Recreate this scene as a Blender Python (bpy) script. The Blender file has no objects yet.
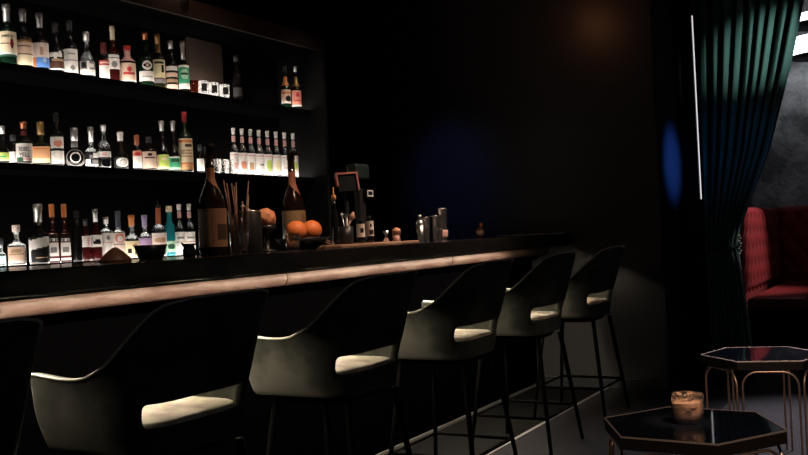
import bpy, bmesh, math, random
from math import sin, cos, pi, radians
from mathutils import Vector, Matrix
random.seed(7)
S = bpy.context.scene
C = S.collection

# ------------------------------------------------------------------ materials
MATS = {}
def mat(name, col, rough=.5, metal=0., spec=.5, trans=0., emit=None, estr=0., noise=None, bump=None, sheen=0., coat=0., ior=1.45):
    if name in MATS: return MATS[name]
    m = bpy.data.materials.new(name); m.use_nodes = True
    nt = m.node_tree; p = nt.nodes['Principled BSDF']
    p.inputs['Base Color'].default_value = (*col, 1)
    p.inputs['Roughness'].default_value = rough
    p.inputs['Metallic'].default_value = metal
    p.inputs['Specular IOR Level'].default_value = spec
    p.inputs['Transmission Weight'].default_value = trans
    p.inputs['IOR'].default_value = ior
    p.inputs['Coat Weight'].default_value = coat
    if sheen:
        p.inputs['Sheen Weight'].default_value = sheen
        p.inputs['Sheen Roughness'].default_value = .4
    if emit:
        p.inputs['Emission Color'].default_value = (*emit, 1)
        p.inputs['Emission Strength'].default_value = estr
    if noise or bump:
        tc = nt.nodes.new('ShaderNodeTexCoord')
        mp = nt.nodes.new('ShaderNodeMapping'); nt.links.new(tc.outputs['Object'], mp.inputs[0])
    if noise:                       # (scale, detail, other colour, lo, hi, stretch)
        sc, det, c2, lo, hi, st = noise
        mp.inputs['Scale'].default_value = st
        n = nt.nodes.new('ShaderNodeTexNoise'); n.inputs['Scale'].default_value = sc; n.inputs['Detail'].default_value = det
        r = nt.nodes.new('ShaderNodeValToRGB')
        r.color_ramp.elements[0].position = lo; r.color_ramp.elements[0].color = (*col, 1)
        r.color_ramp.elements[1].position = hi; r.color_ramp.elements[1].color = (*c2, 1)
        nt.links.new(mp.outputs[0], n.inputs['Vector']); nt.links.new(n.outputs['Fac'], r.inputs[0])
        nt.links.new(r.outputs[0], p.inputs['Base Color'])
    if bump:                        # (scale, strength, distance)
        n2 = nt.nodes.new('ShaderNodeTexNoise'); n2.inputs['Scale'].default_value = bump[0]; n2.inputs['Detail'].default_value = 6
        nt.links.new(tc.outputs['Object'], n2.inputs['Vector'])
        b = nt.nodes.new('ShaderNodeBump'); b.inputs['Strength'].default_value = bump[1]; b.inputs['Distance'].default_value = bump[2]
        nt.links.new(n2.outputs['Fac'], b.inputs['Height']); nt.links.new(b.outputs[0], p.inputs['Normal'])
    MATS[name] = m
    return m

def thin_glass(name, tint=(.93,.93,.93), gloss=(1,1,1), rough=.04, f0=.10, bump=0):
    m=bpy.data.materials.new(name); m.use_nodes=True; nt=m.node_tree; nt.nodes.clear()
    out=nt.nodes.new('ShaderNodeOutputMaterial'); mix=nt.nodes.new('ShaderNodeMixShader')
    tr=nt.nodes.new('ShaderNodeBsdfTransparent'); tr.inputs[0].default_value=(*tint,1)
    gl=nt.nodes.new('ShaderNodeBsdfGlossy'); gl.inputs['Color'].default_value=(*gloss,1); gl.inputs['Roughness'].default_value=rough
    lw=nt.nodes.new('ShaderNodeLayerWeight'); lw.inputs['Blend'].default_value=.25
    mr=nt.nodes.new('ShaderNodeMapRange'); mr.inputs['To Min'].default_value=f0; mr.inputs['To Max'].default_value=.9
    nt.links.new(lw.outputs['Facing'],mr.inputs['Value']); nt.links.new(mr.outputs[0],mix.inputs[0])
    nt.links.new(tr.outputs[0],mix.inputs[1]); nt.links.new(gl.outputs[0],mix.inputs[2]); nt.links.new(mix.outputs[0],out.inputs[0])
    if bump:
        tc=nt.nodes.new('ShaderNodeTexCoord'); n=nt.nodes.new('ShaderNodeTexVoronoi'); n.inputs['Scale'].default_value=bump
        b=nt.nodes.new('ShaderNodeBump'); b.inputs['Strength'].default_value=.9; b.inputs['Distance'].default_value=.006
        nt.links.new(tc.outputs['Object'],n.inputs['Vector']); nt.links.new(n.outputs['Distance'],b.inputs['Height']); nt.links.new(b.outputs[0],gl.inputs['Normal'])
    MATS[name]=m; return m
M = dict(
 black   = mat('black_lacquer', (.012,.012,.013), .35, spec=.35),
 matte   = mat('matte_black', (.0024,.0024,.0026), .9, spec=.0),
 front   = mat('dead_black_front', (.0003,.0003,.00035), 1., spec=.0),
 wall    = mat('black_glossy_wall', (.016,.0158,.0160), .30, spec=.38, noise=(3,4,(.020,.019,.0185),.3,.7,(1,1,1))),
 walls   = mat('black_shelf_wall', (.0022,.0020,.0020), .9, spec=.0),
 ceil    = mat('black_ceiling', (.012,.012,.012), .9, spec=.1),
 floor   = mat('dark_timber_floor', (.0034,.0032,.0037), .5, spec=.12, noise=(2.5,8,(.0062,.0059,.0068),.35,.7,(.5,7,1))),
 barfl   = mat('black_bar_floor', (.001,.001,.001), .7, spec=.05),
 counter = mat('black_stone_top', (.010,.009,.009), .16, spec=.4),
 pad     = mat('tan_leather', (.024,.0105,.0075), .55, spec=.15, noise=(5,9,(.052,.036,.029),.35,.7,(1,3,3)), bump=(60,.25,.004)),
 led     = mat('warm_white_led', (.8,.8,.8), .5, emit=(1,.84,.66), estr=720),
 shelfled= mat('shelf_glow_panel', (.8,.8,.8), .5, emit=(1,.91,.83), estr=7),
 gapglow = mat('lit_gap_white', (.8,.8,.8), .5, emit=(1,.97,1), estr=.85),
 steel   = mat('brushed_steel_trim', (.6,.58,.55), .35, metal=1),
 chrome  = mat('polished_steel', (.80,.76,.74), .26, metal=1),
 brass   = mat('copper_brass', (.70,.45,.32), .42, metal=1),
 tglass  = mat('black_mirror_glass', (.004,.005,.008), .04, spec=.32),
 apron   = mat('dark_bronze', (.008,.0045,.0035), .5, metal=.3),
 rim     = mat('pale_copper_rim', (.85,.66,.54), .5, metal=1),
 velvet  = mat('olive_grey_velvet', (.056,.056,.045), .8, spec=.08, sheen=.06, noise=(4,8,(.016,.018,.014),.45,.62,(1,1,1)), bump=(18,.25,.01)),
 seatv   = mat('crushed_velvet_lit', (.80,.73,.57), .7, spec=.15, sheen=.2, noise=(7,5,(.40,.34,.22),.42,.66,(1,1,1)), bump=(14,.4,.015)),  # shell's velvet again, brightened so the colour carries the light on the seats
 piping  = mat('pale_piping', (.50,.47,.40), .5),
 legs    = mat('black_metal_leg', (.0006,.0006,.0006), .7, spec=.02),
 wood    = mat('brown_wood_fascia', (.007,.0032,.0022), .6, spec=.2, noise=(4,6,(.0045,.0023,.0017),.3,.7,(1,6,6))),
 panel   = mat('brown_menu_board', (.045,.028,.02), .7),
 board   = mat('chopping_board_wood', (.42,.26,.18), .5, noise=(6,5,(.30,.17,.11),.3,.7,(1,8,1))),
 curtain = mat('teal_velvet_curtain', (.060,.140,.124), .75, spec=.15, sheen=.35),
 sofa    = mat('red_velvet_sofa', (.34,.036,.042), .5, spec=.3, sheen=.08),
 sofabase= mat('dark_sofa_plinth', (.02,.008,.008), .7),
 concrete= mat('grey_concrete', (.16,.17,.178), .85, spec=.2, noise=(2.6,12,(.68,.70,.72),.36,.68,(1,1,1)), bump=(14,.8,.04)),
 lampglow= mat('white_lamp_glow', (.9,.9,.9), .5, emit=(.93,.95,1), estr=5.2),
 orange  = mat('orange_peel', (.75,.22,.06), .5, bump=(90,.4,.004), noise=(12,4,(.62,.16,.05),.35,.7,(1,1,1))),
 grape   = mat('blush_citrus_peel', (.62,.30,.15), .5, bump=(40,.6,.008), noise=(9,4,(.45,.16,.09),.35,.7,(1,1,1))),
 straw   = mat('brown_straw', (.13,.06,.04), .5),
 clear   = thin_glass('clear_glass',(.82,.81,.80),f0=.06),
 crystal = thin_glass('crystal_glass',(.95,.93,.91),rough=.08,f0=.28,bump=75),
 whisky  = mat('peach_drink', (.95,.62,.44), .25, noise=(17,3,(.10,.04,.03),.55,.66,(1,1,2.2))),
 dome    = mat('brown_hide', (.20,.085,.05), .5),
 redframe= mat('red_brown_bezel', (.22,.06,.04), .4),
 screen  = mat('dark_screen', (.01,.011,.012), .15),
 teals   = mat('dark_teal_plastic', (.007,.014,.012), .4),
 white   = mat('white_plastic', (.75,.73,.70), .5),
 pinkm   = mat('pink_ceramic', (.60,.33,.28), .5),
 bulb    = mat('warm_bulb', (.9,.7,.5), .5, emit=(1,.36,.14), estr=34),
)
COL = dict(cream=(.80,.68,.48),pinkcream=(.78,.55,.43),pinkwhite=(.82,.66,.60),white=(.82,.78,.74),offwhite=(.62,.54,.46),grey=(.22,.21,.21),
 dkgrey=(.035,.035,.037),black=(.008,.008,.008),brown=(.10,.045,.028),red=(.50,.045,.05),blue=(.10,.25,.60),ltblue=(.40,.55,.80),orange=(.68,.24,.08),
 tan=(.46,.30,.18),gold=(.55,.34,.13),yellowcream=(.82,.72,.45),peach=(.80,.42,.22),lime=(.48,.62,.14),green=(.06,.36,.19),ltgreen=(.40,.66,.48),
 dkgreen=(.02,.08,.045),salmon=(.70,.28,.20),pink=(.72,.42,.40),beige=(.66,.50,.40),maroon=(.09,.015,.015),paleblue=(.45,.62,.68),lilac=(.52,.36,.60),
 violet=(.34,.28,.46),slate=(.09,.10,.13),rust=(.42,.13,.06),copper=(.42,.15,.07),silver=(.55,.54,.53),amber=(.55,.22,.08),teal=(.03,.30,.36),
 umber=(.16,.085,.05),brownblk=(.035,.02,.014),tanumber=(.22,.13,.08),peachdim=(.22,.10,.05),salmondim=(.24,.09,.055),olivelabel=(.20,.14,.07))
def cmat(c):
    if c in ('silver','gold','copper'): return mat('foil_'+c, COL[c], .3, metal=.75)
    return mat('print_'+c, COL[c], .55, spec=.3)
GLASS = {
 'dark': mat('near_black_glass', (.005,.0045,.0045), .10, spec=.7), 'green': mat('bottle_green_glass', (.003,.013,.006), .10, spec=.7),
 'olive': mat('olive_glass', (.012,.012,.005), .10, spec=.5), 'brown': mat('brown_glass', (.008,.004,.003), .10, spec=.6),
 'red': mat('dark_red_glass', (.030,.004,.004), .10, spec=.5), 'black': mat('black_glass', (.006,.006,.006), .12, spec=.45),
 'teal': mat('teal_glass', (.02,.26,.31), .12, spec=.5, trans=.3), 'clear': thin_glass('clear_bottle_glass',(.70,.72,.72))}

# ------------------------------------------------------------------ mesh helpers
class MB:
    def __init__(s): s.v=[]; s.f=[]; s.m=[]; s.sm=[]
    def add(s, vs, fs, mi=0, smooth=False):
        o=len(s.v); s.v+= [tuple(v) for v in vs]
        for f in fs: s.f.append(tuple(i+o for i in f)); s.m.append(mi); s.sm.append(smooth)
    def box(s, x0,x1,y0,y1,z0,z1, mi=0):
        v=[(x,y,z) for z in (z0,z1) for y in (y0,y1) for x in (x0,x1)]
        s.add(v,[(0,2,3,1),(4,5,7,6),(0,1,5,4),(2,6,7,3),(1,3,7,5),(0,4,6,2)],mi)
    def lathe(s, prof, n=24, c=(0,0,0), mi=0, cap=True, smooth=True, ex=None):
        # prof: list of (z, r); ex(z)->(exponent, aspect) for squarish sections
        vs=[]; fs=[]
        for z,r in prof:
            e,a = ex(z) if ex else (2,1)
            for k in range(n):
                t=2*pi*k/n; x,y=sect(t,e,r,r*a); vs.append((c[0]+x,c[1]+y,c[2]+z))
        for i in range(len(prof)-1):
            for k in range(n):
                k2=(k+1)%n; fs.append((i*n+k,i*n+k2,(i+1)*n+k2,(i+1)*n+k))
        if cap:
            fs.append(tuple(reversed(range(n)))); fs.append(tuple((len(prof)-1)*n+k for k in range(n)))
        s.add(vs,fs,mi,smooth)
    def tube(s, pts, r, n=8, mi=0, closed=False):
        pts=[Vector(p) for p in pts]; N=len(pts); vs=[]; fs=[]
        up=None
        for i,p in enumerate(pts):
            a=pts[(i-1)%N] if (closed or i>0) else p
            b=pts[(i+1)%N] if (closed or i<N-1) else p
            t=(b-a).normalized()
            if up is None:
                up=Vector((0,0,1)) if abs(t.z)<.9 else Vector((1,0,0))
            u=(up-t*up.dot(t)).normalized(); w=t.cross(u); up=u
            rr=r[i] if isinstance(r,(list,tuple)) else r
            for k in range(n):
                q=2*pi*k/n; vs.append(p+u*cos(q)*rr+w*sin(q)*rr)
        for i in range(N if closed else N-1):
            j=(i+1)%N
            for k in range(n):
                k2=(k+1)%n; fs.append((i*n+k,i*n+k2,j*n+k2,j*n+k))
        if not closed:
            fs.append(tuple(reversed(range(n)))); fs.append(tuple((N-1)*n+k for k in range(n)))
        s.add(vs,fs,mi,True)
    def ball(s, c, r, n=16, m=10, mi=0, sz=1.):
        prof=[(-r*sz*cos(pi*i/m), max(r*sin(pi*i/m),1e-4)) for i in range(m+1)]
        s.lathe(prof,n,c,mi)
    def prism(s, poly, z0, z1, mi=0):
        n=len(poly); v=[(x,y,z0) for x,y in poly]+[(x,y,z1) for x,y in poly]
        s.add(v,[tuple(reversed(range(n))),tuple(range(n,2*n))]+[(i,(i+1)%n,n+(i+1)%n,n+i) for i in range(n)],mi)
    def build(s, name, mats, parent=None, loc=None, bevel=0, rot=None, fix=True):
        me=bpy.data.meshes.new(name); me.from_pydata(s.v,[],s.f)
        if not isinstance(mats,(list,tuple)): mats=[mats]
        for m in mats: me.materials.append(m)
        me.polygons.foreach_set('material_index', s.m); me.polygons.foreach_set('use_smooth', s.sm)
        if fix:
            bm=bmesh.new(); bm.from_mesh(me); bmesh.ops.recalc_face_normals(bm, faces=bm.faces[:]); bm.to_mesh(me); bm.free()
        me.update()
        o=bpy.data.objects.new(name, me); C.objects.link(o)
        if parent: o.parent=parent
        if loc: o.location=loc
        if rot: o.rotation_euler=rot
        if bevel:
            b=o.modifiers.new('bevel','BEVEL'); b.width=bevel; b.segments=2; b.limit_method='ANGLE'
        return o
def sect(t, e, rx, ry):
    c,s_=cos(t),sin(t)
    if e==2: return rx*c, ry*s_
    return rx*math.copysign(abs(c)**(2/e),c), ry*math.copysign(abs(s_)**(2/e),s_)
def tag(o, label, cat, group=None):
    o['label']=label; o['category']=cat
    if group: o['group']=group
    return o
def struct(o): o['kind']='structure'; return o
def thing(name, label, cat, loc=(0,0,0), rz=0, group=None):
    o=bpy.data.objects.new(name,None); C.objects.link(o); o.empty_display_size=.05
    o.location=loc; o.rotation_euler=(0,0,rz); return tag(o,label,cat,group)
def dup(root, loc, rz, label, group=None):
    r=root.copy(); C.objects.link(r); r.location=loc; r.rotation_euler=(0,0,rz); tag(r,label,root['category'],group)
    for ch in list(root.children):
        c=ch.copy(); C.objects.link(c); c.parent=r
        for g in list(ch.children):
            d=g.copy(); C.objects.link(d); d.parent=c
    return r
def bx(name, m, x0,x1,y0,y1,z0,z1, parent=None, bevel=0):
    b=MB(); b.box(x0,x1,y0,y1,z0,z1); return b.build(name,m,parent,bevel=bevel)
def lamp(name, kind, loc, energy, col, **k):
    l=bpy.data.lights.new(name,kind); l.energy=energy; l.color=col
    tgt=k.pop('target',None)
    for a,v in k.items(): setattr(l,a,v)
    o=bpy.data.objects.new(name,l); C.objects.link(o); o.location=loc
    if tgt: o.rotation_euler=(Vector(tgt)-Vector(loc)).to_track_quat('-Z','Y').to_euler()
    return o

# ------------------------------------------------------------------ room
XW, RET = 6.63, 1.66                       # end wall plane, its right-hand return
struct(bx('floor', M['floor'], -.6,6.9, 1.20,2.105, -.06,0))
struct(bx('floor_lounge', mat('lit_floor_grey',(.030,.028,.031),.9,spec=.05,noise=(30,6,(.042,.040,.043),.35,.7,(1,1,1))), -.6,11.9, -3,1.1995, -.06,0))  # lighter floor tone: the light falling here is put into the colour
struct(bx('floor_alcove', M['barfl'], 6.9005,11.9, 1.20,2.0, -.06,0))
struct(bx('floor_bar_side', M['barfl'], -.6,6.66, 2.125,3.98, -.06,0))
struct(bx('trim_1', M['steel'], -.6,6.63, 2.105,2.125, -.06,.004))
struct(bx('wall_left', M['walls'], -.6,6.9, 3.90,4.0, 0,3.1))
struct(bx('wall_end', M['wall'], XW,7.55, RET+.012,3.90, 0,3.1))
struct(bx('wall_return', mat('black_return_paint',(.014,.014,.016),.8,spec=.08), XW+.004,7.55, RET,RET+.0118, 0,3.1))
struct(bx('ceiling', M['ceil'], -.6,7.6, -3,4.0, 3.1,3.16))
struct(bx('wall_lounge_header', M['ceil'], 7.6,7.7, -3,2.0, 3.16,3.85))
struct(bx('ceiling_lounge', M['ceil'], 7.7,11.9, -3,2.0, 3.8,3.86))
struct(bx('wall_lounge_back', M['concrete'], 11.7,11.8, -3,2.0, 0,3.8))
struct(bx('wall_lounge_left', M['concrete'], 7.7,11.7, 1.80,1.9, 0,3.8))
struct(bx('baseboard_end', M['black'], XW-.012,XW, RET+.012,2.64, 0,.07))
struct(bx('trim_3', mat('dead_black_jamb',(.003,.003,.003),.9,spec=.0), 7.458,7.549, 1.530,RET-.0005, 0,3.1))
t=thing('lit_gap_strip','thin vertical white glow standing for the lit gap between black wall and curtain','light',(7.445,1.550,0))
b=MB(); b.box(-.003,.012,-.011,.109,0,3.1); b.box(-.022,-.003,-.011,-.0085,0,3.1); b.box(-.022,-.003,.0055,.008,0,3.1); b.build('glow_backing',M['black'],t)
b=MB(); b.box(-.006,-.0031,-.006,.003,1.36,2.80); b.build('glow_face',M['gapglow'],t)  # added glow in place of the bright lounge seen through the gap

# ------------------------------------------------------------------ bar counter
ZT=1.147
t=thing('bar_counter','long black bar counter with glowing tan padded edge','bar counter',(4.0,2.65,0))
def part(name,m,x0,x1,y0,y1,z0,z1,bev=0): return bx(name,m,x0-4.0,x1-4.0,y0-2.65,y1-2.65,z0,z1,t,bev)
part('countertop',M['counter'],.4,XW-.001,2.33,2.95,1.068,ZT,.004)
part('lip',M['counter'],.4,XW-.001,2.33,2.345,1.060,1.0679)
part('led_strip',M['led'],1.5,5.75,2.346,2.360,1.0665,1.0677)
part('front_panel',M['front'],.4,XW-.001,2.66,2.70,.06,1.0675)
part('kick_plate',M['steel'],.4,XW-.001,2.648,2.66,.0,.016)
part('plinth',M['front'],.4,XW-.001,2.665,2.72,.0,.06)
part('back_panel',M['matte'],.4,XW-.001,2.88,2.92,.0,1.0675)
struct(bx('trim_2',M['steel'],XW-.010,XW-.0005,2.40,2.95,ZT+.0005,ZT+.006))
# padded roll under the lip, in upholstered lengths with a seam between them
for x0,x1 in ((.4,1.69),(1.69,3.34),(3.34,4.99),(4.99,6.62)):
    b=MB(); n=12; e=.006
    prof=[]
    for i in range(n+1):
        a=pi/2+pi*i/n
        prof.append((2.548-2.65+.038*cos(a), 1.029+.038*sin(a)))
    prof=[(2.645-2.65,1.067)]+prof+[(2.645-2.65,.991)]
    xs=[x0+.001,x0+e,x0+.03,(x0+x1)/2,x1-.03,x1-e,x1-.001]; sc=[.82,.93,1,1,1,.93,.82]
    vs=[];fs=[];K=len(prof)
    for x,s_ in zip(xs,sc):
        for y,z in prof: vs.append((x-4,y+(1-s_)*.03,1.029+(z-1.029)*s_))
    for i in range(len(xs)-1):
        for k in range(K):
            k2=(k+1)%K; fs.append((i*K+k,i*K+k2,(i+1)*K+k2,(i+1)*K+k))
    fs+= [tuple(range(K)),tuple((len(xs)-1)*K+k for k in reversed(range(K)))]
    b.add(vs,fs,0,True); b.build('padded_edge',M['pad'],t)

# ------------------------------------------------------------------ back bar shelving
def shelf(z,x0,x1,label,inlays,name='bottle_shelf'):
    s=thing(name,label,'shelf',((x0+x1)/2,3.72,z)); cx=(x0+x1)/2
    bx('board',M['matte'],x0-cx,x1-cx,3.640-3.72,3.898-3.72,-.032,-.003,s)
    bx('nosing',M['matte'],x0-cx,x1-cx,3.632-3.72,3.6399-3.72,-.032,.000,s)
    for a,c in inlays: bx('glow_panel',M['shelfled'],a-cx,c-cx,3.6405-3.72,3.80-3.72,-.003,-.0005,s)
    return s
shelf(2.070,1.2,5.17,'top back-bar shelf with glowing inlay under the bottles',((1.3,4.44),(4.93,5.15)))
shelf(1.612,1.2,5.17,'middle back-bar shelf with bright glowing inlay',((1.3,5.16),))
t=thing('back_counter','lowest glowing back-bar counter behind the bar','cabinet',(3.2,3.7,0))
bx('cabinet_body',M['matte'],-2.0,1.97,-.15,.198,0,1.108,t)
bx('worktop',M['matte'],-2.0,1.97,-.10,.198,1.108,1.137,t)
bx('glow_panel',M['shelfled'],-1.9,.88,-.075,.10,1.137,1.1395,t)
bx('nosing',M['matte'],-2.0,1.97,-.10,-.094,1.137,1.1430,t)
t=thing('shelf_upright','dark upright panel closing the shelves on the right','panel',(5.19,3.72,0))
bx('side_panel',mat('dark_grey_panel',(.0075,.0075,.008),.7,spec=.05),-.018,.018,-.20,.178,0,2.46,t)
t=thing('shelf_soffit','brown wooden soffit above the top shelf','soffit',(3.2,3.72,2.46))
bx('fascia',M['wood'],-2.0,2.01,-.20,-.18,.0,.10,t)
bx('soffit_board',M['walls'],-2.0,2.01,-.179,.178,.0,.03,t)
t=thing('spotlight','small round spotlight fixed on the brown soffit','light',(3.86,3.50,2.60))
b=MB(); b.lathe([(-.03,.030),(.03,.030),(.035,.02)],20); b.build('housing',M['chrome'],t)
b=MB(); b.lathe([(-.034,.024),(-.030,.024)],20); b.build('lens',mat('soft_white_lens',(.9,.9,.9),.4,emit=(1,.8,.65),estr=1.5),t)
b=MB(); b.tube([(0,.0,.03),(0,.03,.03),(0,.03,-.04)],.006); b.build('bracket',M['black'],t)
t=thing('menu_board','brown wooden board leaning behind the tumblers on the top shelf','board',(4.39,3.86,2.070))
b=MB(); b.box(-.155,.155,-.012,.012,.0,.385); b.build('panel',M['panel'],t,bevel=.004)

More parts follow.
